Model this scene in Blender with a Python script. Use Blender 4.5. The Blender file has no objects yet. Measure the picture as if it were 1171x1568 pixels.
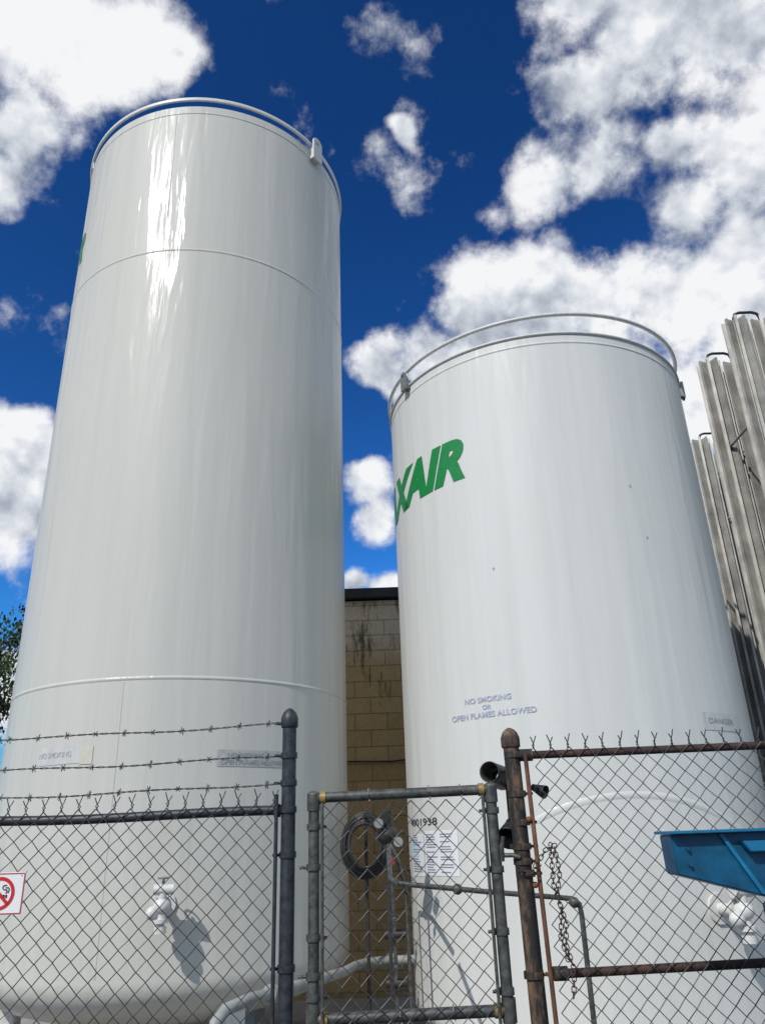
import bpy, bmesh, math, random
from mathutils import Vector, Matrix
random.seed(7)
sc=bpy.context.scene
COL=sc.collection
EY=1.65
R_=math.radians

# ------------------------------------------------------------ node helpers
def newmat(name):
    m=bpy.data.materials.new(name); m.use_nodes=True
    nt=m.node_tree; b=nt.nodes["Principled BSDF"]
    return m,nt,b
def N(nt,t,**k):
    n=nt.nodes.new(t)
    for a,v in k.items(): setattr(n,a,v)
    return n
def coords(nt,scale=(1,1,1),kind='Object'):
    tc=N(nt,'ShaderNodeTexCoord'); mp=N(nt,'ShaderNodeMapping')
    mp.inputs['Scale'].default_value=scale
    nt.links.new(tc.outputs[kind],mp.inputs['Vector']); return mp.outputs[0]
def noise(nt,vec,scale,detail=4,rough=.55,dist=0):
    n=N(nt,'ShaderNodeTexNoise'); n.inputs['Scale'].default_value=scale
    n.inputs['Detail'].default_value=detail; n.inputs['Roughness'].default_value=rough
    n.inputs['Distortion'].default_value=dist
    nt.links.new(vec,n.inputs['Vector']); return n.outputs['Fac']
def ramp(nt,fac,stops):
    r=N(nt,'ShaderNodeValToRGB'); e=r.color_ramp.elements
    while len(e)<len(stops): e.new(.5)
    for i,(p,c) in enumerate(stops):
        e[i].position=p; e[i].color=(c[0],c[1],c[2],1) if hasattr(c,'__len__') else (c,c,c,1)
    nt.links.new(fac,r.inputs[0]); return r.outputs[0]
def mixc(nt,fac,a,b,mode='MIX'):
    m=N(nt,'ShaderNodeMix',data_type='RGBA',blend_type=mode)
    for s,v in ((m.inputs[0],fac),(m.inputs[6],a),(m.inputs[7],b)):
        if isinstance(v,bpy.types.NodeSocket): nt.links.new(v,s)
        elif isinstance(v,(int,float)): s.default_value=v
        else: s.default_value=(v[0],v[1],v[2],1)
    return m.outputs[2]
def math_(nt,op,a,b=None,c=None,clamp=False):
    m=N(nt,'ShaderNodeMath',operation=op); m.use_clamp=clamp
    for i,v in enumerate((a,b,c)):
        if v is None: continue
        if isinstance(v,bpy.types.NodeSocket): nt.links.new(v,m.inputs[i])
        else: m.inputs[i].default_value=v
    return m.outputs[0]
def bump(nt,h,strength,dist,prev=None):
    b=N(nt,'ShaderNodeBump'); b.inputs['Strength'].default_value=strength; b.inputs['Distance'].default_value=dist
    nt.links.new(h,b.inputs['Height'])
    if prev: nt.links.new(prev,b.inputs['Normal'])
    return b.outputs[0]

def plain(name,c,rough=.5,metal=0,var=.15,scale=12,bmp=0):
    m,nt,b=newmat(name); v=coords(nt)
    f=noise(nt,v,scale,5,.6)
    d=tuple(x*(1-var) for x in c); u=tuple(min(1,x*(1+var)) for x in c)
    nt.links.new(ramp(nt,f,((.3,d),(.7,u))),b.inputs['Base Color'])
    b.inputs['Roughness'].default_value=rough; b.inputs['Metallic'].default_value=metal
    if bmp: nt.links.new(bump(nt,noise(nt,v,scale*6,3),.4,bmp),b.inputs['Normal'])
    return m

def tank_paint(name,base,seed):
    m,nt,b=newmat(name)
    tc=N(nt,'ShaderNodeTexCoord')
    def vec(sx,sz,off):
        mp=N(nt,'ShaderNodeMapping'); mp.inputs['Scale'].default_value=(sx,sx,sz); mp.inputs['Location'].default_value=(seed+off,off,seed)
        nt.links.new(tc.outputs['Object'],mp.inputs['Vector']); return mp.outputs[0]
    # long vertical dents rolled into the plate + broad waviness + orange peel
    h1=noise(nt,vec(5.5,.6,1),1,2,.5,.4)
    h2=noise(nt,vec(1.6,.5,5),1,1,.5)
    h3=noise(nt,vec(17,2.4,9),1,2,.55)
    peel=noise(nt,vec(90,90,3),1,1,.5)
    n1=bump(nt,h2,1,.05); n2=bump(nt,h1,1,.034,n1); n3=bump(nt,h3,1,.0055,n2); n4=bump(nt,peel,.5,.0004,n3)
    nt.links.new(n4,b.inputs['Coat Normal'])
    nt.links.new(bump(nt,h1,.3,.03),b.inputs['Normal'])
    st=noise(nt,vec(9,.22,11),1,4,.6); bl=noise(nt,vec(.7,.5,13),1,3,.6); sp=noise(nt,vec(45,30,17),1,3,.7)
    c=mixc(nt,ramp(nt,st,((.38,0),(.75,1))),base,tuple(x*k for x,k in zip(base,(.90,.91,.90))))
    c=mixc(nt,ramp(nt,bl,((.35,0),(.7,.6))),c,tuple(x*k for x,k in zip(base,(.93,.93,.90))))
    c=mixc(nt,ramp(nt,sp,((.66,0),(.78,.4))),c,tuple(x*k for x,k in zip(base,(.6,.58,.52))))
    nt.links.new(c,b.inputs['Base Color'])
    b.inputs['Roughness'].default_value=.55; b.inputs['Specular IOR Level'].default_value=.3
    b.inputs['Coat Weight'].default_value=.30
    nt.links.new(ramp(nt,st,((.3,.13),(.8,.22))),b.inputs['Coat Roughness'])
    return m

M_tankL=tank_paint("tank_paint_grey_white",(.555,.546,.510),3.1)
M_tankR=tank_paint("tank_paint_white",(.615,.620,.607),21.7)
M_white=plain("fitting_paint",(.60,.60,.58),.45,0,.12,30)
M_pipe=plain("pipe_paint",(.26,.27,.265),.55,0,.3,10)
M_galv=plain("galvanised_steel",(.22,.23,.24),.5,.4,.3,40)
M_post=plain("weathered_galvanised_post",(.034,.039,.046),.48,.25,.55,35,.0008)
M_gate=plain("gate_pipe_galvanised",(.080,.084,.078),.5,.3,.6,30,.0008)
M_wire=plain("fence_wire",(.065,.067,.068),.5,.4,.3,60)
M_brass=plain("yellowed_fitting",(.33,.22,.08),.5,.4,.3,40)
def rusty(name,dark,rust,lo,hi):
    m,nt,b=newmat(name); v=coords(nt,(1,1,.35))
    f=noise(nt,v,22,7,.7)
    nt.links.new(ramp(nt,f,((lo,dark),(hi,rust))),b.inputs['Base Color'])
    b.inputs['Roughness'].default_value=.7; b.inputs['Metallic'].default_value=.1
    nt.links.new(bump(nt,noise(nt,v,90,3),.6,.002),b.inputs['Normal']); return m
M_rust=rusty("rusty_dark_post",(.018,.016,.015),(.20,.12,.07),.48,.70)
M_rust2=rusty("rust_orange_bar",(.06,.028,.018),(.24,.10,.05),.35,.70)
M_rail=rusty("rusty_rail",(.026,.014,.012),(.09,.042,.03),.42,.7)
M_chain=rusty("rusty_chain",(.022,.018,.016),(.08,.04,.025),.4,.7)
M_black=plain("black_rubber",(.012,.012,.013),.5,0,.3,30)
M_green=plain("green_lettering",(.0,.20,.045),.4,0,.12,20)
M_stencil=plain("faded_stencil",(.36,.38,.49),.6,0,.28,60)
M_ghost=plain("ghost_lettering",(.30,.31,.31),.6,0,.2,60)
M_patch=plain("grey_patch",(.40,.405,.40),.6,0,.18,25)
M_patch2=plain("pale_patch",(.56,.53,.46),.5,0,.08,15)
M_patch3=plain("pale_grey_patch",(.52,.525,.52),.5,0,.1,15)
M_label=plain("label_sheet",(.72,.74,.78),.4,0,.05,15)
M_labelb=plain("label_sheet_blue",(.50,.66,.80),.4,0,.05,15)
M_ink=plain("label_ink",(.24,.25,.29),.6,0,.2,60)
M_num=plain("number_ink",(.05,.05,.06),.6,0,.2,60)
M_signw=plain("sign_white",(.78,.78,.78),.35,0,.03,8)
M_gface=plain("gauge_face",(.25,.25,.24),.35,0,.1,8)
M_signr=plain("sign_red",(.55,.02,.03),.35,0,.06,8)
M_signk=plain("sign_black",(.02,.02,.02),.4,0,.05,8)
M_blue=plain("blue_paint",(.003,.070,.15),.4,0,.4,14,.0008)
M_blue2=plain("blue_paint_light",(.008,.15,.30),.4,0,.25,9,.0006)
M_al=plain("vaporizer_aluminium",(.37,.36,.33),.5,.2,.30,5)
M_dark=plain("dark_pipe",(.045,.043,.042),.5,.4,.3,30)
M_leaf=plain("leaf",(.030,.055,.014),.6,0,.5,1.5)
M_leaf2=plain("leaf_light",(.075,.12,.03),.6,0,.4,1.5)
M_bark=plain("bark",(.07,.05,.035),.9,0,.4,12,.01)
M_conc=plain("concrete",(.30,.29,.27),.85,0,.2,5,.002)
M_red=plain("red_tag",(.30,.03,.03),.5)

# ------------------------------------------------------------ object helpers
def empty(name,loc=(0,0,0)):
    e=bpy.data.objects.new(name,None); e.location=loc; COL.objects.link(e); e.empty_display_size=.1; return e
def addmesh(name,me,mat,parent,smooth=False):
    o=bpy.data.objects.new(name,me); COL.objects.link(o)
    if mat: me.materials.append(mat)
    if parent: o.parent=parent; 
    if smooth:
        for p in me.polygons: p.use_smooth=True
    return o
def pydata(name,v,f,mat,parent,smooth=False):
    me=bpy.data.meshes.new(name); me.from_pydata(v,[],f); me.update(); return addmesh(name,me,mat,parent,smooth)
def lathe(name,prof,c,mat,parent,seg=192,sharp=35):
    v=[];f=[];n=len(prof)
    for i in range(seg):
        a=2*math.pi*i/seg; s,k=math.sin(a),math.cos(a)
        for r,z in prof: v.append((r*s,r*k,z))
    for i in range(seg):
        j=(i+1)%seg
        for q in range(n-1): f.append((i*n+q,i*n+q+1,j*n+q+1,j*n+q))
    me=bpy.data.meshes.new(name); me.from_pydata(v,[],f)
    bm=bmesh.new(); bm.from_mesh(me); bmesh.ops.remove_doubles(bm,verts=bm.verts,dist=1e-5)
    bmesh.ops.recalc_face_normals(bm,faces=bm.faces); bm.to_mesh(me); bm.free()
    for p in me.polygons: p.use_smooth=True
    me.set_sharp_from_angle(angle=R_(sharp))
    o=addmesh(name,me,mat,parent); o.location=c; return o
def tubes(name,splines,r,mat,parent,res=3,cyclic=False,kind='POLY'):
    cu=bpy.data.curves.new(name+"_c",'CURVE'); cu.dimensions='3D'; cu.bevel_depth=r; cu.bevel_resolution=res; cu.use_fill_caps=True; cu.resolution_u=6
    for pts in splines:
        if kind=='POLY':
            s=cu.splines.new('POLY'); s.points.add(len(pts)-1)
            for p,q in zip(s.points,pts): p.co=(*q,1)
        else:
            s=cu.splines.new('BEZIER'); s.bezier_points.add(len(pts)-1)
            for p,q in zip(s.bezier_points,pts): p.co=q; p.handle_left_type=p.handle_right_type='AUTO'
        s.use_cyclic_u=cyclic
    t=bpy.data.objects.new("tmp",cu); COL.objects.link(t)
    dg=bpy.context.evaluated_depsgraph_get(); me=bpy.data.meshes.new_from_object(t.evaluated_get(dg))
    bpy.data.objects.remove(t); bpy.data.curves.remove(cu); me.name=name
    me.materials.clear(); o=addmesh(name,me,mat,parent,True); me.set_sharp_from_angle(angle=R_(50)); return o
def box(name,c,s,mat,parent,bev=.0,rot=None):
    bm=bmesh.new(); bmesh.ops.create_cube(bm,size=1); bmesh.ops.scale(bm,vec=s,verts=bm.verts)
    if bev: bmesh.ops.bevel(bm,geom=bm.edges[:],offset=bev,segments=2,affect='EDGES')
    me=bpy.data.meshes.new(name); bm.to_mesh(me); bm.free()
    o=addmesh(name,me,mat,parent); o.location=c
    if rot: o.rotation_euler=rot
    return o
def prism(name,poly,y0,y1,mat,parent,bev=0):
    bm=bmesh.new(); a=[bm.verts.new((x,y0,z)) for x,z in poly]; f=bm.faces.new(a)
    r=bmesh.ops.extrude_face_region(bm,geom=[f]); bmesh.ops.translate(bm,vec=(0,y1-y0,0),verts=[g for g in r['geom'] if isinstance(g,bmesh.types.BMVert)])
    bmesh.ops.recalc_face_normals(bm,faces=bm.faces)
    if bev: bmesh.ops.bevel(bm,geom=bm.edges[:],offset=bev,segments=2,affect='EDGES')
    me=bpy.data.meshes.new(name); bm.to_mesh(me); bm.free(); return addmesh(name,me,mat,parent)
def cyl(c,R,ang,z,off=0):
    a=R_(ang); return Vector((c[0]+(R+off)*math.sin(a),c[1]-(R+off)*math.cos(a),z))
def patch(name,c,R,a0,a1,z0,z1,mat,parent,off=.003):
    n=max(2,int(abs(a1-a0)/1.0)+1); v=[];f=[]
    for i in range(n+1):
        a=a0+(a1-a0)*i/n
        v.append(cyl(c,R,a,z0,off)); v.append(cyl(c,R,a,z1,off))
    for i in range(n): f.append((2*i,2*i+2,2*i+3,2*i+1))
    return pydata(name,v,f,mat,parent,True)
def wraptext(name,body,c,R,a_left,a_right,z0,height,mat,parent,off=.004,shear=0,bold=0,xsquash=True):
    cu=bpy.data.curves.new(name+"_c",'FONT'); cu.body=body; cu.size=1; cu.shear=shear; cu.offset=bold; cu.resolution_u=4
    t=bpy.data.objects.new("tmp",cu); COL.objects.link(t)
    dg=bpy.context.evaluated_depsgraph_get(); me=bpy.data.meshes.new_from_object(t.evaluated_get(dg))
    bpy.data.objects.remove(t); bpy.data.curves.remove(cu)
    xs=[v.co.x for v in me.vertices]; ys=[v.co.y for v in me.vertices]
    x0,x1,y0,y1=min(xs),max(xs),min(ys),max(ys)
    W=R_(a_right-a_left)*R
    for v in me.vertices:
        v.co.x=(v.co.x-x0)/(x1-x0)*W; v.co.y=(v.co.y-y0)/(y1-y0)*height; v.co.z=0
    bm=bmesh.new(); bm.from_mesh(me)
    k=max(4,int(W/.03))
    for i in range(1,k):
        bmesh.ops.bisect_plane(bm,geom=bm.verts[:]+bm.edges[:]+bm.faces[:],plane_co=(W*i/k,0,0),plane_no=(1,0,0))
    for v in bm.verts:
        p=cyl(c,R,a_left+math.degrees(v.co.x/R),z0+v.co.y,off); v.co=p
    bm.to_mesh(me); bm.free(); me.name=name; me.materials.clear()
    return addmesh(name,me,mat,parent)
def ball(name,c,r,mat,parent,s=(1,1,1)):
    bm=bmesh.new(); bmesh.ops.create_uvsphere(bm,u_segments=20,v_segments=12,radius=r); bmesh.ops.scale(bm,vec=s,verts=bm.verts)
    me=bpy.data.meshes.new(name); bm.to_mesh(me); bm.free(); o=addmesh(name,me,mat,parent,True); o.location=c; return o
def join(objs,name):
    bpy.ops.object.select_all(action='DESELECT')
    for o in objs: o.select_set(True)
    bpy.context.view_layer.objects.active=objs[0]; bpy.ops.object.join(); objs[0].name=name; return objs[0]

# ------------------------------------------------------------ tanks
CL=(-1.907,7.347); CR=(1.627,7.22); RT=1.5
def dome(R,z,h,n=12):
    return [(R*math.cos(t),z+h*math.sin(t)) for t in [math.pi/2*i/n for i in range(n+1)]]
def valve(parent,c,ang,z,mat,s=1):
    # isolating valve on a stub: stub, flange, body, bonnet, hand wheel
    a=R_(ang); d=Vector((math.sin(a),-math.cos(a),0)); t=Vector((math.cos(a),math.sin(a),0)); up=Vector((0,0,1))
    b=cyl(c,RT,ang,z,-.03); o=[]
    e=b+d*.17*s
    o.append(tubes("stub",[[b,e+d*.05]],.032*s,mat,None))
    o.append(tubes("flange",[[e-d*.012,e+d*.012]],.062*s,mat,None))
    o.append(tubes("wall_plate",[[b+d*.028,b+d*.045]],.085*s,mat,None))
    g=e+d*.05*s
    o.append(ball("body",g,.055*s,mat,None,(1,1,.9)))
    o.append(tubes("riser",[[g-up*.13*s,g+up*.10*s]],.028*s,mat,None))
    o.append(tubes("elbow",[[g+up*.10*s-t*.06*s,g+up*.10*s+t*.07*s]],.034*s,mat,None))
    o.append(tubes("collar",[[g-up*.10*s,g-up*.075*s]],.05*s,mat,None))
    o.append(tubes("cap",[[g-up*.16*s,g-up*.12*s]],.04*s,mat,None))
    q=g-t*.06*s-up*.04*s
    o.append(tubes("side",[[g-up*.02*s,q]],.03*s,mat,None)); o.append(ball("side_cap",q,.042*s,mat,None))
    o.append(tubes("spindle",[[g+up*.1*s,g+up*.17*s]],.01*s,M_galv,None))
    w=[g+up*.17*s+(t*math.cos(k)+d*math.sin(k))*.035*s for k in [2*math.pi*i/14 for i in range(14)]]
    o.append(tubes("wheel",[w],.006*s,M_galv,None,2,True))
    for x in o: x.parent=parent
    j=join(o,"valve"); return j
# left tank
TL=empty("storage_tank")
zb=.80;zt=8.93
prof=[(R,z) for R,z in reversed([(RT*math.cos(t),zb-.42*math.sin(t)) for t in [math.pi/2*i/12 for i in range(13)]])]
prof+=[(RT,z) for z in [zb+.02+(zt-zb-.02)*i/24 for i in range(25)]]
prof+=[(RT-.02,zt+.012)]+[(r,z+.012) for r,z in dome(RT-.05,zt,.34)[0:]]
lathe("shell",prof,(CL[0],CL[1],0),M_tankL,TL)
def seam(name,c,z,mat,parent,h=.011,p=.006):
    lathe(name,[(RT-.001,z-h*1.6),(RT+p*.6,z-h*.8),(RT+p,z),(RT+p*.6,z+h*.8),(RT-.001,z+h*1.6)],(c[0],c[1],0),mat,parent,192,80)
seam("weld_seam",CL,2.83,M_tankL,TL); seam("weld_seam",CL,6.98,M_tankL,TL); seam("rim_seam",CL,8.83,M_tankL,TL,.009,.006)
def vseam(c,ang,z0,z1,mat,parent):
    n=20; tubes("vertical_weld",[[cyl(c,RT,ang,z0+(z1-z0)*i/n,-.0080) for i in range(n+1)]],.0115,mat,parent,5)
vseam(CL,-5,7.0,8.83,M_tankL,TL); vseam(CL,-4,.85,2.81,M_tankL,TL)
lathe("rim_ring",[(RT+.002,9.00),(RT+.022,9.00),(RT+.026,9.02),(RT+.022,9.04),(RT+.002,9.04),(RT+.002,9.00)],(CL[0],CL[1],0),M_white,TL)
tubes("ring_standoff",[[cyl(CL,RT,a,8.9,.0),cyl(CL,RT,a,9.03,.012)] for a in (57,147,-123,-60)],.010,M_white,TL)
def lug(c,ang,z,parent,mat,w=.13,h=.32):
    # lifting lug: rounded plate with an eye, standing off the shell on a backing plate
    a=R_(ang); d=Vector((math.sin(a),-math.cos(a),0)); t=Vector((math.cos(a),math.sin(a),0))
    bm=bmesh.new(); pts=[(-w/2,-h/2),(w/2,-h/2),(w/2,h/2-w/2)]
    pts+=[(w/2*math.cos(k),h/2-w/2+w/2*math.sin(k)) for k in [math.pi*i/10 for i in range(1,10)]]+[(-w/2,h/2-w/2)]
    hole=[(w*.22*math.cos(k),h/2-w/2+w*.22*math.sin(k)) for k in [2*math.pi*i/12 for i in range(12)]]
    o1=[bm.verts.new(cyl(c,RT,ang,z,.045)+t*x+Vector((0,0,zz))) for x,zz in pts]
    i1=[bm.verts.new(cyl(c,RT,ang,z,.045)+t*x+Vector((0,0,zz))) for x,zz in hole]
    e=[bm.edges.new((o1[i],o1[(i+1)%len(o1)])) for i in range(len(o1))]+[bm.edges.new((i1[i],i1[(i+1)%len(i1)])) for i in range(len(i1))]
    bmesh.ops.triangle_fill(bm,edges=e,use_beauty=True)
    r=bmesh.ops.extrude_face_region(bm,geom=bm.faces[:]); bmesh.ops.translate(bm,vec=d*.02,verts=[g for g in r['geom'] if isinstance(g,bmesh.types.BMVert)])
    bmesh.ops.recalc_face_normals(bm,faces=bm.faces)
    me=bpy.data.meshes.new("lifting_lug"); bm.to_mesh(me); bm.free(); addmesh("lifting_lug",me,mat,parent)
    b=box("lug_foot",cyl(c,RT,ang,z-h*.2,.02),(w*.8,.06,h*.5),mat,parent,.005,(0,0,a))
lug(CL,57,8.96,TL,M_white,.15,.34); lug(CL,-123,8.96,TL,M_white,.15,.34)
wraptext("lettering","PRAXAIR",CL,RT,-122,-52.5,7.42,.42,M_green,TL,shear=.35,bold=.04)
patch("stencil_panel",CL,RT,24,44,2.18,2.30,M_patch,TL)
wraptext("stencil_text","NO SMOKING",CL,RT,27,38,2.245,.035,M_ghost,TL,off=.0055,bold=.02)
wraptext("stencil_text","OPEN FLAMES ALLOWED",CL,RT,25,46,2.195,.035,M_ghost,TL,off=.0055,bold=.02)
patch("faded_panel",CL,RT,-31,-12,2.23,2.36,M_patch3,TL); patch("faded_panel",CL,RT,-15,-11,2.22,2.35,M_patch2,TL,.0045)
wraptext("faded_text","NO SMOKING",CL,RT,-30,-18,2.28,.04,M_patch,TL,off=.0055)
for a in (35,155,275): 
    p=cyl(CL,RT-.25,a,0); box("leg",(p.x,p.y,.42),(.16,.16,.72),M_white,TL,.01,(0,0,R_(a)))
valve(TL,CL,12,1.28,M_white)
# right tank
TR=empty("storage_tank")
zb=.42; zt=5.75
prof=[(RT*math.cos(t),zb-.3*math.sin(t)) for t in reversed([math.pi/2*i/12 for i in range(13)])]
prof+=[(RT,z) for z in [zb+.02+(zt-zb-.02)*i/20 for i in range(21)]]
prof+=[(RT-.015,zt+.015)]+[(r,z+.015) for r,z in dome(RT-.05,zt,.3)]
lathe("shell",prof,(CR[0],CR[1],0),M_tankR,TR)
seam("rim_seam",CR,5.66,M_tankR,TR,.010,.007)
# guard ring: slightly tilted, sits close to the rim on the left and stands clear on the right
def tilt(a): return 5.965+.045*math.sin(R_(a-20))
tubes("rim_ring",[[cyl(CR,RT+.012,360*i/128,tilt(360*i/128)) for i in range(128)]],.019,M_white,TR,4,True)
tubes("rim_lip",[[cyl(CR,RT+.004,360*i/128,5.755) for i in range(128)]],.014,M_white,TR,4,True)
tubes("ring_standoff",[[cyl(CR,RT,a,5.74,.0),cyl(CR,RT,a,tilt(a),.012)] for a in (-170,-125,-62,75,125)],.012,M_white,TR)
for a in (76,-62,180): lug(CR,a,5.80,TR,M_galv,.09,.20)
wraptext("lettering","PRAXAIR",CR,RT,-118,-36.5,4.50,.41,M_green,TR,shear=.33,bold=.055)
wraptext("stencil_text","NO SMOKING",CR,RT,-43.5,-28,2.585,.042,M_stencil,TR,bold=.02)
wraptext("stencil_text","OR",CR,RT,-37.5,-34.5,2.53,.036,M_stencil,TR,bold=.02)
wraptext("stencil_text","OPEN FLAMES ALLOWED",CR,RT,-49,-21,2.47,.044,M_stencil,TR,bold=.02)
wraptext("tank_number","4001938",CR,RT,-80,-59,1.73,.055,M_num,TR,bold=.01)
patch("label_sheet",CR,RT,-67,-50,1.37,1.69,M_label,TR); patch("label_sheet",CR,RT,-79,-68,1.36,1.67,M_label,TR)
patch("label_sheet_blue",CR,RT,-80,-72,1.50,1.62,M_labelb,TR,.0045)
objs=[]
for (a0,a1) in ((-66,-59),(-58,-51),(-78,-69)):
    z=1.66
    while z>1.39:
        if random.random()<.85:
            objs.append(patch("ln",CR,RT,a0,a0+(a1-a0)*random.uniform(.5,1),z,z+.006,M_ink,None,.0062))
        z-=.018 if random.random()<.8 else .035
for o in objs: o.parent=TR
join(objs,"label_text")
patch("faded_panel",CR,RT,28,45,2.31,2.44,M_patch3,TR)
wraptext("faded_text","DANGER",CR,RT,30,42,2.36,.04,M_ghost,TR,off=.0055)
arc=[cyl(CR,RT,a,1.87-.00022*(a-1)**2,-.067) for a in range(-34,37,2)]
tubes("raised_arch",[arc],.0715,M_tankR,TR,12)  # low raised arch on the shell, in the same tank paint
for a,z in ((-30,3.62),(16,4.25),(19,3.8)):
    patch("chip",CR,RT,a,a+.5,z,z+.018,M_ghost,TR,.004)
valve(TR,CR,21,1.14,M_white,1.15)
for a in (0,120,240):
    p=cyl(CR,RT-.3,a,0); box("leg",(p.x,p.y,.22),(.16,.16,.34),M_white,TR,.01,(0,0,R_(a)))

# ------------------------------------------------------------ ground, pad
m,nt,b=newmat("gravel_ground"); v=coords(nt)
f=noise(nt,v,45,6,.7); g=noise(nt,v,.6,5,.6)
c=mixc(nt,g,(.10,.095,.085),(.20,.19,.17)); c=mixc(nt,ramp(nt,f,((.35,0),(.65,1))),c,(.06,.058,.05),'MIX')
nt.links.new(c,b.inputs['Base Color']); b.inputs['Roughness'].default_value=.95
nt.links.new(bump(nt,f,.8,.02),b.inputs['Normal'])
pydata("ground",[(-1500,-1500,0),(1500,-1500,0),(1500,1500,0),(-1500,1500,0)],[(0,1,2,3)],m,None)
box("concrete_pad",(0.3,7.4,.03),(9.2,4.6,.06),M_conc,None,.01)

# ------------------------------------------------------------ block building behind
BW=empty("block_building")
m,nt,b=newmat("painted_concrete_block")
tc=N(nt,'ShaderNodeTexCoord'); sep=N(nt,'ShaderNodeSeparateXYZ'); nt.links.new(tc.outputs['Object'],sep.inputs[0])
cmb=N(nt,'ShaderNodeCombineXYZ'); nt.links.new(math_(nt,'ADD',sep.outputs[0],sep.outputs[1]),cmb.inputs[0]); nt.links.new(sep.outputs[2],cmb.inputs[1])
br=N(nt,'ShaderNodeTexBrick'); nt.links.new(cmb.outputs[0],br.inputs['Vector'])
br.inputs['Scale'].default_value=1; br.inputs['Brick Width'].default_value=.405; br.inputs['Row Height'].default_value=.203; br.inputs['Mortar Size'].default_value=.007; br.inputs['Mortar Smooth'].default_value=.3
br.inputs['Color1'].default_value=(.55,.355,.15,1); br.inputs['Color2'].default_value=(.64,.43,.20,1); br.inputs['Mortar'].default_value=(.36,.23,.10,1)
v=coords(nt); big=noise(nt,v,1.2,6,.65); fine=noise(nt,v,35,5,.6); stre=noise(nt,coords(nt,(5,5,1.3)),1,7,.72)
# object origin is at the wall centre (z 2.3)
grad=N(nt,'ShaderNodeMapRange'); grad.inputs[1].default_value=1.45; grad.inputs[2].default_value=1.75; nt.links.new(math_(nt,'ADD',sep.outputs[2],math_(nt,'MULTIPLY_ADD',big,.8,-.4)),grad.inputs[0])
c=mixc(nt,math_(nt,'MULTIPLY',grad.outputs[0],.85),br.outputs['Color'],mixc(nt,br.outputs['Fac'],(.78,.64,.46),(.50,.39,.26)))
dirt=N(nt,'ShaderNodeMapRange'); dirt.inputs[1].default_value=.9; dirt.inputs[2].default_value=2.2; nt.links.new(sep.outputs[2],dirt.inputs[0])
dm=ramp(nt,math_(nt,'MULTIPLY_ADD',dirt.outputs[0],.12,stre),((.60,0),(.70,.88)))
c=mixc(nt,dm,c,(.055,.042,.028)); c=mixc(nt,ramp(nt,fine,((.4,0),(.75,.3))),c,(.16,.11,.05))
nt.links.new(c,b.inputs['Base Color']); b.inputs['Roughness'].default_value=.85
h=math_(nt,'MULTIPLY_ADD',br.outputs['Fac'],-1,math_(nt,'MULTIPLY',fine,.4))
nt.links.new(bump(nt,h,.8,.008),b.inputs['Normal'])
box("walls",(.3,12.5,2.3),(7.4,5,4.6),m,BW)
box("roof_fascia",(.3,12.5,4.69),(7.56,5.16,.14),plain("dark_flashing",(.03,.026,.024),.5,.3,.3,10),BW,.01)
box("door",(2.9,9.985,1.05),(.95,.04,2.1),plain("door_paint",(.25,.24,.22),.5),BW,.005)
tubes("wall_cable",[[(-1,9.98,2.55),(0,9.97,2.52),(1,9.98,2.6)]],.010,M_dark,BW,2)

# ------------------------------------------------------------ vaporizers
def vaporizer(xs,ys,ztop):
    E=empty("ambient_vaporizer"); V=[];Fc=[]
    for xi,x in enumerate(xs):
        for yi,y in enumerate(ys):
            pts=[]; nf=8; th=.0045
            rot=R_(22.5+random.uniform(-4,4))
            for k in range(nf):
                a=rot+2*math.pi*k/nf; d=Vector((math.cos(a),math.sin(a))); t=Vector((-d.y,d.x))
                for rr,ss in ((.028,-1.6),(.118,-1),(.118,-3.2),(.124,-3.2),(.124,3.2),(.118,3.2),(.118,1),(.028,1.6)):
                    q=d*rr+t*th*ss; pts.append((x+q.x,y+q.y))
            n=len(pts); z1=ztop+random.uniform(-.02,.02); z0=.45; b0=len(V)
            V+= [(p[0],p[1],z0) for p in pts]+[(p[0],p[1],z1) for p in pts]
            Fc+=[(b0+i,b0+(i+1)%n,b0+n+(i+1)%n,b0+n+i) for i in range(n)]
            Fc+=[tuple(b0+n+i for i in range(n))]
    pydata("finned_tubes",V,Fc,M_al,E)
    sp=[]
    for y in ys:
        for i in range(0,len(xs)-1):
            a,bx=xs[i],xs[i+1]
            if i%2==0: sp.append([(a,y,ztop-.1),(a,y,ztop+.05),(a+.02,y,ztop+.10),(a+.07,y,ztop+.12),(bx-.07,y,ztop+.12),(bx-.02,y,ztop+.10),(bx,y,ztop+.05),(bx,y,ztop-.1)])
            else: sp.append([(a,y,.5),(a,y,.35),(a+.05,y,.3),(bx-.05,y,.3),(bx,y,.35),(bx,y,.5)])
    tubes("return_bends",sp,.015,M_dark,E)
    sp=[]
    for z in (1.2,3.2,5.3):
        for y in ys: sp.append([(xs[0]-.0,y-.0,z),(xs[-1],y,z)])
        for x in xs: sp.append([(x,ys[0],z+.03),(x,ys[-1],z+.03)])
    tubes("tie_bars",sp,.014,M_al,E)
    for x in (xs[0],xs[-1]):
        for y in (ys[0],ys[-1]): box("foot",(x,y,.23),(.1,.1,.46),M_al,E,.005)
vaporizer([3.69,3.96,4.23,4.5],[6.57,7.3],6.42)
vaporizer([4.30,4.60,4.90,5.2],[9.2,9.7],6.42)

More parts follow.
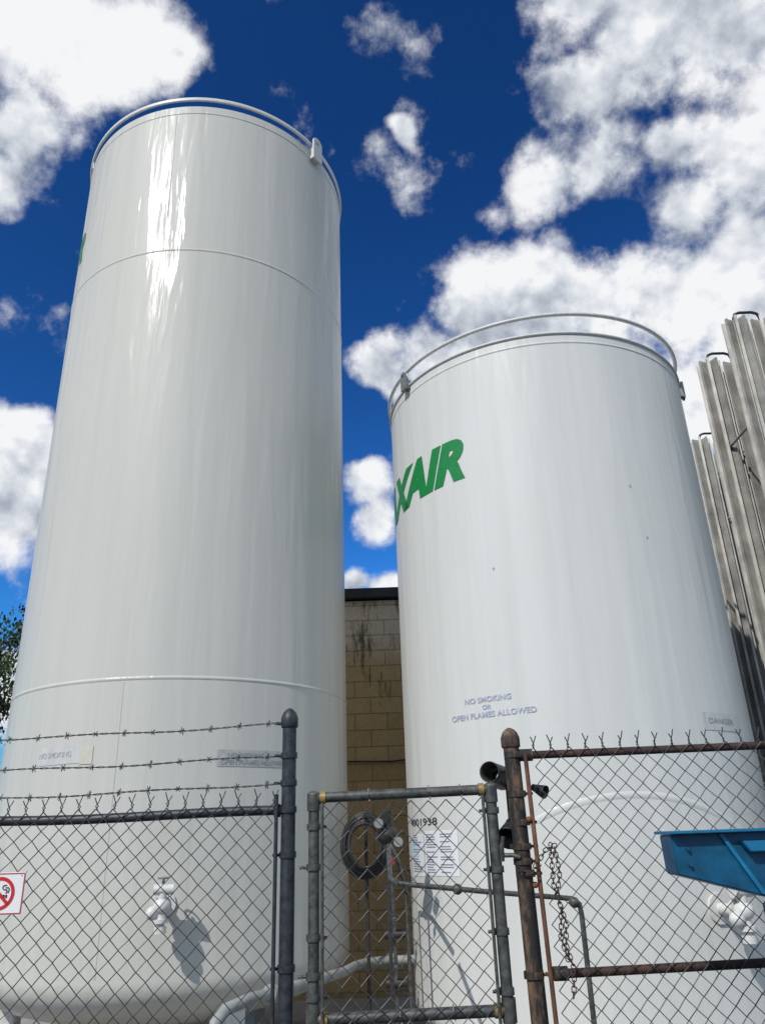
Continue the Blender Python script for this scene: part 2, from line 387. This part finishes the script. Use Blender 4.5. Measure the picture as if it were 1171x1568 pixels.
# ------------------------------------------------------------ fences
FY=3.4; P=.073
def linkmesh(name,x0,x1,z0,z1,parent,y,spikes=True):
    h=P/2; ncol=int((x1-x0)/h); nr=int((z1-z0)/h); sp=[]
    for i in range(ncol):
        pts=[]
        for j in range(nr+1):
            col=i if (i+j)%2==0 else i+1
            zz=z1-j*h
            wob=.004*math.sin(zz*3.1+i*.05)+.003*math.sin(i*.31)
            pts.append((x0+col*h+wob+random.uniform(-.0016,.0016)+(-.0012 if col==i else .0012)*(1 if (i+j)%2 else -1),y+(.0035 if j%2 else -.0035)+.006*math.sin(i*.13+j*.2),zz+.003*math.sin(col*.4)+random.uniform(-.0015,.0015)))
        sp.append(pts)
    o=tubes(name,sp,.0025,M_wire,parent,1)
    if spikes:
        sp=[]
        for i in range(0,ncol+1,2):
            x=x0+i*h; k=random.uniform(.8,1.15); l=random.uniform(-.006,.006)
            sp.append([(x-.004,y,z1),(x+.004,y+.004,z1+.014),(x-.003+l,y-.003,z1+.028),(x-.012*k+l,y-.004,z1+.052*k)])
            sp.append([(x+.004,y,z1),(x-.004,y-.004,z1+.014),(x+.003+l,y+.003,z1+.028),(x+.013+l,y+.004,z1+.050/k)])
        tubes("twisted_tops",sp,.0024,M_wire,parent,1)
def bands(name,x,zs,r,parent,mat,y=FY,side=1):
    sp=[];bx=[]
    for z in zs:
        lathe(name,[(r,-.012),(r+.005,-.012),(r+.005,.012),(r,.012)],(x,y,z),mat,parent,24)
        bx.append([(x+side*r,y-.004,z),(x+side*(r+.032),y-.004,z)]); bx.append([(x+side*(r+.018),y-.022,z),(x+side*(r+.018),y+.018,z)])
    tubes(name+"_bolt",bx,.006,mat,parent,2)
def postcap(x,z,r,mat,parent,ballr):
    lathe("post_cap",[(r+.004,z-.05),(r+.007,z-.045),(r+.007,z-.01),(r+.003,z),(r*.95,z+.012),(r*.6,z+.024),(r*.25,z+.031),(0,z+.033)],(x,FY,0),mat,parent,32)

FL=empty("chain_link_fence")
for x in (-.432,-2.9,-5.4): 
    tubes("post",[[(x,FY,0),(x,FY,2.14)]],.030,M_post,FL,5); postcap(x,2.15,.030,M_post,FL,0)
rl=[( -5.4+i*(4.95/30),FY+.0,1.775+.006*math.sin(i*.7)-.00035*i) for i in range(31)]
tubes("top_rail",[rl],.0195,M_post,FL,5)
tubes("tension_bar",[[(-.478,FY-.03,.1),(-.478,FY-.03,1.83)]],.008,M_post,FL,2)
bands("brace_band",-.432,(1.60,1.77,1.20,.8,.4),.030,FL,M_post,side=-1)
box("rail_end_cup",(-.478,FY,1.768),(.05,.05,.05),M_post,FL,.012)
linkmesh("wire_mesh",-5.38,-.48,.06,1.795,FL,FY-.026)
def barbed(z0,z1,k):
    n=120; A=[];B=[];bb=[]
    xa,xb=-5.4,-.455
    for i in range(n*3+1):
        t=i/(n*3); x=xa+(xb-xa)*t; seg=(x+5.4)/2.47%1; z=z0+(z1-z0)*t-.03*4*seg*(1-seg)*.6+.004*math.sin(i*.11+k)
        ph=i*.9; A.append((x,FY+.0025*math.sin(ph),z+.0025*math.cos(ph))); B.append((x,FY-.0025*math.sin(ph),z-.0025*math.cos(ph)))
        if i%9==4:
            for s in (1,-1):
                a=random.uniform(0,3.14)
                bb.append([(x-.004*s,FY-.012*math.cos(a),z-.013*math.sin(a)-.004),(x+.004*s,FY+.012*math.cos(a),z+.015*math.sin(a)+.003)])
                bb.append([(x-.010,FY+.004,z+.009*s),(x+.008,FY-.004,z-.011*s)])
    tubes("barbed_wire",[A,B],.0018,M_wire,FL,1); tubes("barbs",bb,.0016,M_wire,FL,1)
barbed(2.09,2.118,0); barbed(1.970,1.985,2); barbed(1.862,1.875,4)
bands("wire_clip",-.432,(2.118,1.985,1.875),.030,FL,M_post,side=-1)

GT=empty("chain_link_gate")
def pipe(name,pts,r,mat,par): return tubes(name,[pts],r,mat,par,5)
pipe("hinge_stile",[(-.328,FY,.1),(-.326,FY,1.81)],.023,M_gate,GT); pipe("latch_stile",[(.410,FY,.1),(.406,FY,1.82)],.023,M_gate,GT)
pipe("top_rail",[(-.33,FY,1.812),(.41,FY,1.822)],.021,M_gate,GT)
pipe("middle_rail",[(-.328,FY,1.028),(.41,FY,1.038)],.021,M_gate,GT); pipe("bottom_rail",[(-.328,FY,.12),(.41,FY,.12)],.021,M_gate,GT)
for x,z in ((-.328,1.812),(.407,1.822)):
    pipe("corner_fitting",[(x,FY,z-.05),(x,FY,z+.012)],.0275,M_gate,GT); pipe("corner_collar",[(x+(.028 if x<0 else -.028),FY,z),(x+(.050 if x<0 else -.050),FY,z)],.0260,M_brass,GT)
    ball("corner_cap",(x,FY,z+.012),.027,M_gate,GT,(1,1,.6))
for x,z in ((-.328,1.028),(.41,1.038)):
    pipe("tee_fitting",[(x,FY,z-.04),(x,FY,z+.04)],.0275,M_gate,GT); pipe("tee_collar",[(x+(.028 if x<0 else -.028),FY,z),(x+(.055 if x<0 else -.055),FY,z)],.0260,M_brass,GT)
tubes("tension_bars",[[(-.292,FY-.028,.15),(-.290,FY-.028,1.79)],[(.372,FY-.028,.15),(.370,FY-.028,1.80)]],.0065,M_gate,GT,2)
linkmesh("wire_mesh",-.292,.372,.14,1.79,GT,FY-.027,False)
bands("tie_band",-.328,(1.70,1.30,1.10),.023,GT,M_gate,side=1); bands("tie_band",.408,(1.74,1.52,1.3,1.1),.023,GT,M_gate,side=-1)
bands("hinge",-.328,(1.55,1.17,.5),.024,GT,M_gate,side=-1)
tubes("wire_ties",[[(x,FY-.03,z+.0),(x,FY,z+.026),(x+.004,FY+.024,z),(x+.006,FY,z-.025),(x+.004,FY-.03,z-.02)] for x,z in ((-.1,1.815),(.15,1.818),(.28,1.82),(0,1.033),(.2,1.035))],.0028,M_galv,GT,2)
# latch fork
tubes("latch_fork",[[(.43,FY-.02,1.57),(.47,FY-.03,1.57),(.50,FY-.035,1.56)],[(.43,FY-.02,1.55),(.43,FY-.035,1.60),(.44,FY-.035,1.64)]],.009,M_gate,GT,3)

FR=empty("chain_link_fence")
pipe("gate_post",[(.532,FY,0),(.509,FY,2.03)],.033,M_rust,FR); postcap(.509,2.035,.033,M_rust,FR,0)
pipe("line_post",[(2.95,FY,0),(2.95,FY,2.0)],.028,M_rust,FR); pipe("line_post",[(5.2,FY,0),(5.2,FY,2.0)],.028,M_rust,FR)
pipe("tension_bar",[(.592,FY-.02,.1),(.563,FY-.02,1.955)],.009,M_rust2,FR)
pipe("top_rail",[(.545,FY,1.952),(3,FY,1.968),(5.2,FY,1.96)],.0165,M_rail,FR); pipe("middle_rail",[(.60,FY,1.150),(2.0,FY,1.172),(5.2,FY,1.17)],.0165,M_rail,FR)
for x,z in ((.56,1.953),(.61,1.151)): pipe("rail_end",[(x-.02,FY,z),(x+.035,FY,z)],.025,M_rust,FR)
bands("brace_band",.515,(1.955,1.80,1.60,1.545,1.15,.6),.0335,FR,M_rust,side=1); bands("brace_band",.520,(1.69,1.50),.0335,FR,M_rust,side=1)
linkmesh("wire_mesh",.60,5.15,.06,1.975,FR,FY-.022)
for k,(z) in enumerate((1.70,1.46)):
    ball("bolt",(.55,FY-.03,z),.012,M_rust2,FR)

# chain on the gate post
CH=empty("gate_chain")
def link(p,d,flip,L=.024,w=.0078,r=.0028):
    d=d.normalized(); s=d.cross(Vector((0,1,0))); s=s.normalized() if s.length>.1 else Vector((1,0,0)); 
    if flip: s=d.cross(s)
    pts=[]
    for k in range(12):
        a=2*math.pi*k/12; c_,s_=math.cos(a),math.sin(a)
        pts.append(p+s*w*s_+d*(w*c_+(L/2-w)*(1 if c_>0 else -1)))
    return pts
def chain(path,name):
    out=[];acc=0;k=0
    for a,b_ in zip(path,path[1:]):
        a=Vector(a);b_=Vector(b_);d=b_-a;l=d.length
        while acc<l: out.append(link(a+d*(acc/l),d,k%2)); acc+=.018;k+=1
        acc-=l
    tubes(name,out,.0021,M_chain,CH,2,True)
chain([(.555,3.345,1.53),(.60,3.34,1.585),(.635,3.34,1.60),(.645,3.34,1.50),(.625,3.34,1.42),(.648,3.34,1.33),(.64,3.34,1.25),(.66,3.34,1.17),(.645,3.34,1.08)],"hanging_loop")
chain([(.62,3.335,1.60),(.615,3.335,1.46),(.635,3.335,1.38),(.622,3.335,1.28),(.64,3.335,1.20)],"second_strand")
chain([(.49,3.35,1.52),(.53,3.34,1.50),(.575,3.345,1.53)],"wrapped_part")

# horn shaped lamp shades behind gate post
LP=empty("security_lamp")
def cone(name,a,b_,r0,r1,mat,par):
    a=Vector(a);b_=Vector(b_);z=(b_-a).normalized(); q=z.to_track_quat('Z','Y').to_matrix()
    v=[];n=28
    prof=[(r0*.6,0),(r0,.0),(r0*1.02,.12),(r0+(r1-r0)*.55,.55),(r1,.93),(r1,1.0),(r1*.9,.985),(r0*.5,.4)]
    L=(b_-a).length
    for i in range(n):
        t=2*math.pi*i/n
        for r,h in prof: v.append(a+q@Vector((r*math.cos(t),r*math.sin(t),h*L)))
    k=len(prof); f=[(i*k+j,((i+1)%n)*k+j,((i+1)%n)*k+j+1,i*k+j+1) for i in range(n) for j in range(k-1)]
    return pydata(name,v,f,mat,par,True)
cone("upper_shade",(.49,3.60,1.875),(.415,3.45,1.895),.050,.044,M_dark,LP)
cone("lower_shade",(.50,3.52,1.69),(.47,3.44,1.63),.025,.050,M_black,LP)
tubes("bracket",[[(.515,3.43,1.90),(.50,3.55,1.90),(.50,3.55,1.70),(.515,3.43,1.69)]],.009,M_dark,LP)
cone("right_shade",(.60,3.50,1.83),(.645,3.46,1.805),.014,.028,M_black,LP)

# no smoking sign
SG=empty("no_smoking_sign"); cx,cz=-1.560,1.497; y=3.352
box("plate",(cx,y,cz),(.190,.004,.150),M_signw,SG,.0015)
def ringflat(name,cx,cz,r0,r1,y,mat,par,n=48):
    v=[];f=[]
    for i in range(n):
        a=2*math.pi*i/n; v+=[(cx+r0*math.cos(a),y,cz+r0*math.sin(a)),(cx+r1*math.cos(a),y,cz+r1*math.sin(a))]
    for i in range(n): j=(i+1)%n; f.append((2*i,2*i+1,2*j+1,2*j))
    return pydata(name,v,f,mat,par)
ringflat("red_ring",cx,cz,.047,.060,y-.0035,M_signr,SG)
o=box("red_bar",(cx,y-.0045,cz),(.104,.0012,.012),M_signr,SG); o.rotation_euler=(0,R_(45),0)
box("cigarette",(cx-.006,y-.0034,cz-.010),(.058,.0012,.011),M_signk,SG); box("ember",(cx+.029,y-.0034,cz-.010),(.006,.0012,.011),M_signk,SG)
tubes("smoke",[[(cx+.026,y-.003,cz+.0),(cx+.028,y-.003,cz+.012),(cx+.014,y-.003,cz+.015),(cx+.012,y-.003,cz+.026),(cx+.026,y-.003,cz+.030)],[(cx+.034,y-.003,cz+.002),(cx+.036,y-.003,cz+.018),(cx+.022,y-.003,cz+.021)]],.002,M_signk,SG,2,False,'BEZIER')
for (x_,z_,w_,h_) in ((cx,cz+.071,.184,.003),(cx,cz-.071,.184,.003),(cx-.0915,cz,.003,.139),(cx+.0915,cz,.003,.139)):
    box("red_border",(x_,y-.0034,z_),(w_,.0012,h_),M_signr,SG)
tubes("sign_wires",[[(cx+s*.08,y-.004,cz+.062),(cx+s*.085,FY-.02,cz+.075)] for s in (1,-1)],.002,M_wire,SG,1)

# ------------------------------------------------------------ blue hoist arm (in front of fence, right)
HB=empty("hoist_arm")
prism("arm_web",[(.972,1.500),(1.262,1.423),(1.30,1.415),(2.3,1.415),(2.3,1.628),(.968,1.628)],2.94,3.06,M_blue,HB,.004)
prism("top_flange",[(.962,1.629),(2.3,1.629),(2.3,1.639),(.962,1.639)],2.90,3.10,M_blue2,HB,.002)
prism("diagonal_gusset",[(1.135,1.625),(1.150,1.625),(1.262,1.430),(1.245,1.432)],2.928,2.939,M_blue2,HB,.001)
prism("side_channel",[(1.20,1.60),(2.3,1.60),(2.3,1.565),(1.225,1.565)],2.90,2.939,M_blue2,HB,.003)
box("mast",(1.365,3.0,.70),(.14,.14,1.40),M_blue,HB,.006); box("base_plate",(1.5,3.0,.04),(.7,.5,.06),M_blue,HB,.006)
for x,z in ((1.02,1.58),(1.02,1.53),(1.32,1.59)): tubes("bolt",[[(x,2.925,z),(x,2.95,z)]],.006,M_blue,HB,2)

# ------------------------------------------------------------ piping
PW=empty("transfer_pipe")
tubes("insulated_pipe",[[(-1.06,4.95,.10),(-1.03,4.95,.62),(-1.02,4.98,.74),(-.98,5.05,.79),(-.88,5.2,.81),(-.62,5.8,.79),(-.40,6.45,.76),(-.33,6.9,.74),(-.25,7.12,.73),(-.1,7.2,.73),(.25,7.2,.73)]],.033,M_pipe,PW,6)
for q,d in (((-.78,5.43,.803),(.26,.6,-.02)),((-.05,7.2,.73),(1,0,0))):
    q=Vector(q);d=Vector(d).normalized(); tubes("pipe_flange",[[q-d*.02,q+d*.02]],.050,M_pipe,PW,6)
PP=empty("process_line")
tubes("line",[[(-.04,5.6,1.60),(-.03,5.2,1.42),(.02,5.0,1.40),(.5,5.0,1.345),(1.02,5.0,1.29),(1.06,5.0,1.26),(1.065,5.0,1.2),(1.06,5.0,.1)],[(-.02,6.9,.75),(-.02,6.9,.1)],[(-.02,6.9,.75),(-.03,6.9,1.62)],[(.09,6.7,.1),(.08,6.7,1.25),(.02,6.2,1.5),(-.03,5.7,1.60)]],.015,M_gate,PP,4)
for p in ((1.03,5.0,1.27),(.36,5.0,1.36)): ball("elbow",p,.030,M_gate,PP)
for z in (.95,.62): 
    tubes("valve_body",[[(-.10,6.85,z),(.06,6.85,z)]],.03,M_dark,PP,4); tubes("valve_stem",[[(-.02,6.85,z),(-.02,6.78,z+.12)]],.012,M_galv,PP)
    tubes("valve_wheel",[[(-.02+.05*math.cos(k),6.78+.015*math.sin(k),z+.12+.02*math.sin(k)) for k in [2*math.pi*i/14 for i in range(14)]]],.006,M_dark,PP,2,True)
RG=empty("pressure_regulator")
ball("body",(-.05,6.2,1.67),.085,M_dark,RG,(1,1,.8)); tubes("bonnet",[[(-.05,6.2,1.70),(-.05,6.18,1.84)]],.045,M_dark,RG)
tubes("support",[[(-.05,6.2,1.62),(-.05,6.2,.06)]],.014,M_dark,RG)
for p in ((-.11,6.13,1.75),(.03,6.13,1.62)):
    p=Vector(p); tubes("gauge",[[p,p+Vector((0,-.04,0))]],.042,M_dark,RG,6); tubes("gauge_face",[[p+Vector((0,-.0405,0)),p+Vector((0,-.042,0))]],.034,M_gface,RG,6)
box("tag",(-.02,6.1,1.50),(.035,.01,.06),M_red,RG)
HC=empty("hose_coil"); sp=[]
for k in range(7):
    r=.150+.012*k; cxx=-.235+random.uniform(-.012,.012); sp.append([(cxx+r*.85*math.cos(t),6.75+.012*k+.01*math.sin(3*t),1.60+r*1.10*math.sin(t)+random.uniform(-.003,.003)) for t in [2*math.pi*i/40 for i in range(40)]])
tubes("hose_loops",sp,.013,M_black,HC,3,True)
tubes("hanger",[[(-.235,6.7,1.82),(-.235,7.0,1.84),(-.235,7.0,.1)]],.014,M_dark,HC)

# ------------------------------------------------------------ tree (far left)
TT=empty("tree"); tx,ty=-9.75,16.2
def limb(a,b_,r0,r1,n=6):
    a=Vector(a);b_=Vector(b_); d=b_-a; V=[];Fc=[];q=d.to_track_quat('Z','Y').to_matrix()
    for i in range(n+1):
        t=i/n; c=a+d*t+Vector((math.sin(t*5+a.x)*.06,math.cos(t*4)*.06,0)); r=r0+(r1-r0)*t
        V+=[c+q@Vector((r*math.cos(2*math.pi*k/10),r*math.sin(2*math.pi*k/10),0)) for k in range(10)]
    Fc=[(i*10+k,i*10+(k+1)%10,(i+1)*10+(k+1)%10,(i+1)*10+k) for i in range(n) for k in range(10)]
    return pydata("limb",V,Fc,M_bark,TT,True)
L=[limb((tx,ty,0),(tx+.1,ty,3.6),.2,.13)]
tips=[]
for i in range(17):
    a=i*2.4; rr=random.uniform(.8,1.75); z0=2.4+i*.12; e=Vector((tx+rr*math.cos(a),ty+rr*math.sin(a),z0+random.uniform(.9,2.3)))
    L.append(limb((tx+.08,ty,z0 if z0<3.6 else 3.55),e,.07,.015)); tips.append(e)
    for j in range(3):
        e2=e+Vector((random.uniform(-.7,.7),random.uniform(-.7,.7),random.uniform(-.3,.7))); L.append(limb(e-(e-Vector((tx,ty,z0)))*.3*j/2,e2,.02,.006,3)); tips.append(e2)
join(L,"trunk_and_limbs")
V=[[],[]];Fc=[[],[]]
for e in tips:
    cr=random.uniform(.30,.55)
    for k in range(190):
        d=Vector((random.gauss(0,1),random.gauss(0,1),random.gauss(0,.75)))*cr*.55; p=e+d; s=random.uniform(.035,.07)
        q=Vector((random.gauss(0,1),random.gauss(0,1),random.gauss(0,1))).to_track_quat('Z','Y').to_matrix(); w=0 if random.random()<.65 else 1
        b0=len(V[w]); V[w]+=[p+q@Vector(t) for t in ((-s*.5,0,0),(0,-s,0),(s*.5,0,.01),(0,s,0))]; Fc[w].append((b0,b0+1,b0+2,b0+3))
pydata("foliage_dark",V[0],Fc[0],M_leaf,TT); pydata("foliage_light",V[1],Fc[1],M_leaf2,TT)

# ------------------------------------------------------------ camera
th=R_(23)
f=Vector((0,math.cos(th),math.sin(th)));U=Vector((0,-math.sin(th),math.cos(th)));X=Vector((1,0,0))
Rc=.9994*X-.0353*U;Uc=.0353*X+.9994*U
cam=bpy.data.objects.new("camera",bpy.data.cameras.new("camera"));COL.objects.link(cam)
M=Matrix((Rc,Uc,-f)).transposed().to_4x4();M.translation=(0,0,EY);cam.matrix_world=M
cam.data.sensor_fit='VERTICAL';cam.data.sensor_height=36;cam.data.lens=26.98;cam.data.clip_end=5000;cam.data.clip_start=.05
sc.camera=cam

# ------------------------------------------------------------ sun + sky with clouds
AZ,EL=R_(213),R_(43)
SD=Vector((math.sin(AZ)*math.cos(EL),math.cos(AZ)*math.cos(EL),math.sin(EL)))
L=bpy.data.lights.new("sun",'SUN');L.energy=3.4;L.angle=R_(.6);L.color=(1,.96,.90);o=bpy.data.objects.new("sun",L);COL.objects.link(o);o.rotation_euler=SD.to_track_quat('Z','Y').to_euler()

w=bpy.data.worlds.new("World");sc.world=w;w.use_nodes=True;g=nt=w.node_tree;bg=nt.nodes["Background"]
tc=N(nt,'ShaderNodeTexCoord'); D=tc.outputs['Generated']
nd=N(g,'ShaderNodeTexNoise'); nd.inputs['Scale'].default_value=8; nd.inputs['Detail'].default_value=2; g.links.new(D,nd.inputs['Vector'])
s1=N(g,'ShaderNodeVectorMath',operation='SUBTRACT'); g.links.new(nd.outputs['Color'],s1.inputs[0]); s1.inputs[1].default_value=(.5,.5,.5)
s2=N(g,'ShaderNodeVectorMath',operation='MULTIPLY_ADD'); g.links.new(s1.outputs[0],s2.inputs[0]); s2.inputs[1].default_value=(.09,.09,.09); g.links.new(D,s2.inputs[2]); wv=s2.outputs[0]
# azimuth, elevation, angular radius x100, weight
BL=[(-34,52,10,1),(-25,53,7,.9),(-20,52.5,4,.75),(-32,46,5,.8),(-34,42,4,.75),(-28,46,3,.55),
(23,54,5,.9),(29,52,8,1),(36,50,10,1),(22,49.5,5,.8),(42,45,11,1),(3,49,1.6,.85),
(11,44,3,.55),(16,44.5,5,.66),(22,44.5,6,.72),(29,44,5,.70),(34,42,6,.85),(38,41,7,.95),(27,40.5,5,.65),
(10,38,6,1.1),(15,38,6,1.1),(20,36,7,1.05),(26,34.5,7,1.05),(31,34,9,1.1),(14,34,9,1.1),(6,34,5,1),(1,33.5,4,1),(23,29,9,1),(31,29,10,1),
(-28,25,5,1),(-27,21,4.5,1),(-31,22,9,1),(-1.5,25,3,1),(-.5,22.5,3,1),(-1,18,2.5,1),(1,17.5,3,1),(-27,9,6,1.1),
(150,40,50,.75),(210,35,35,.7),(-100,35,45,.75),(90,30,45,.8),(60,25,20,.9),(-60,30,20,.8)]  # unseen clouds outside the view, added to make the ambient light less blue
acc=None
for az,el,r,wt in BL:
    a,e=R_(az),R_(el); c=(math.sin(a)*math.cos(e),math.cos(a)*math.cos(e),math.sin(e))
    d=N(g,'ShaderNodeVectorMath',operation='DISTANCE'); g.links.new(wv,d.inputs[0]); d.inputs[1].default_value=c
    mr=N(g,'ShaderNodeMapRange'); g.links.new(d.outputs['Value'],mr.inputs[0]); mr.inputs[1].default_value=0; mr.inputs[2].default_value=r*.01*1.5; mr.inputs[3].default_value=wt*1.15; mr.inputs[4].default_value=0
    acc=mr.outputs[0] if acc is None else math_(g,'SMOOTH_MAX',acc,mr.outputs[0],.12)
def fbm(v,sc_,det,ro):
    n=N(g,'ShaderNodeTexNoise'); n.inputs['Scale'].default_value=sc_; n.inputs['Detail'].default_value=det; n.inputs['Roughness'].default_value=ro; g.links.new(v,n.inputs['Vector']); return n.outputs['Fac']
f1=fbm(D,10,7,.60)
dens=math_(g,'ADD',acc,math_(g,'MULTIPLY_ADD',f1,1.7,-.85))
off=N(nt,'ShaderNodeVectorMath',operation='ADD'); nt.links.new(D,off.inputs[0]); off.inputs[1].default_value=tuple(Vector((-.35,-.1,.93)).normalized()*.022)
f2=fbm(off.outputs[0],10,3,.6)
off2=N(nt,'ShaderNodeVectorMath',operation='ADD'); nt.links.new(D,off2.inputs[0]); off2.inputs[1].default_value=(3.1,1.7,.4)
f3=fbm(off2.outputs[0],4.5,2,.6)
mask=N(nt,'ShaderNodeMapRange',interpolation_type='SMOOTHSTEP'); nt.links.new(dens,mask.inputs[0]); mask.inputs[1].default_value=.18; mask.inputs[2].default_value=.62
diff=math_(nt,'SUBTRACT',f1,f2)
li=math_(nt,'MULTIPLY_ADD',diff,2.0,math_(nt,'MULTIPLY_ADD',f3,1.6,-.25))
cc=ramp(nt,li,((.12,(.42,.46,.53)),(.40,(.74,.77,.82)),(.62,(1,1,1))))
cl=mixc(nt,1.0,cc,(9.1,9.2,9.4),'MULTIPLY')
s=N(nt,"ShaderNodeTexSky");s.sky_type='NISHITA';s.sun_disc=False;s.sun_elevation=EL;s.sun_rotation=AZ;s.ozone_density=2.0
gm=N(nt,'ShaderNodeGamma'); gm.inputs[1].default_value=2.0; nt.links.new(s.outputs[0],gm.inputs[0])
sky=mixc(nt,1.0,gm.outputs[0],(.12,.31,.37),'MULTIPLY'); mn=N(nt,'ShaderNodeVectorMath',operation='MINIMUM'); nt.links.new(sky,mn.inputs[0]); mn.inputs[1].default_value=(2.6,4.6,7.5)
nt.links.new(mixc(nt,mask.outputs[0],mn.outputs[0],cl),bg.inputs[0]); bg.inputs[1].default_value=.1
w.cycles.sampling_method='MANUAL'; w.cycles.sample_map_resolution=512
sc.view_settings.view_transform='Standard'; sc.view_settings.look='None'; sc.view_settings.exposure=0
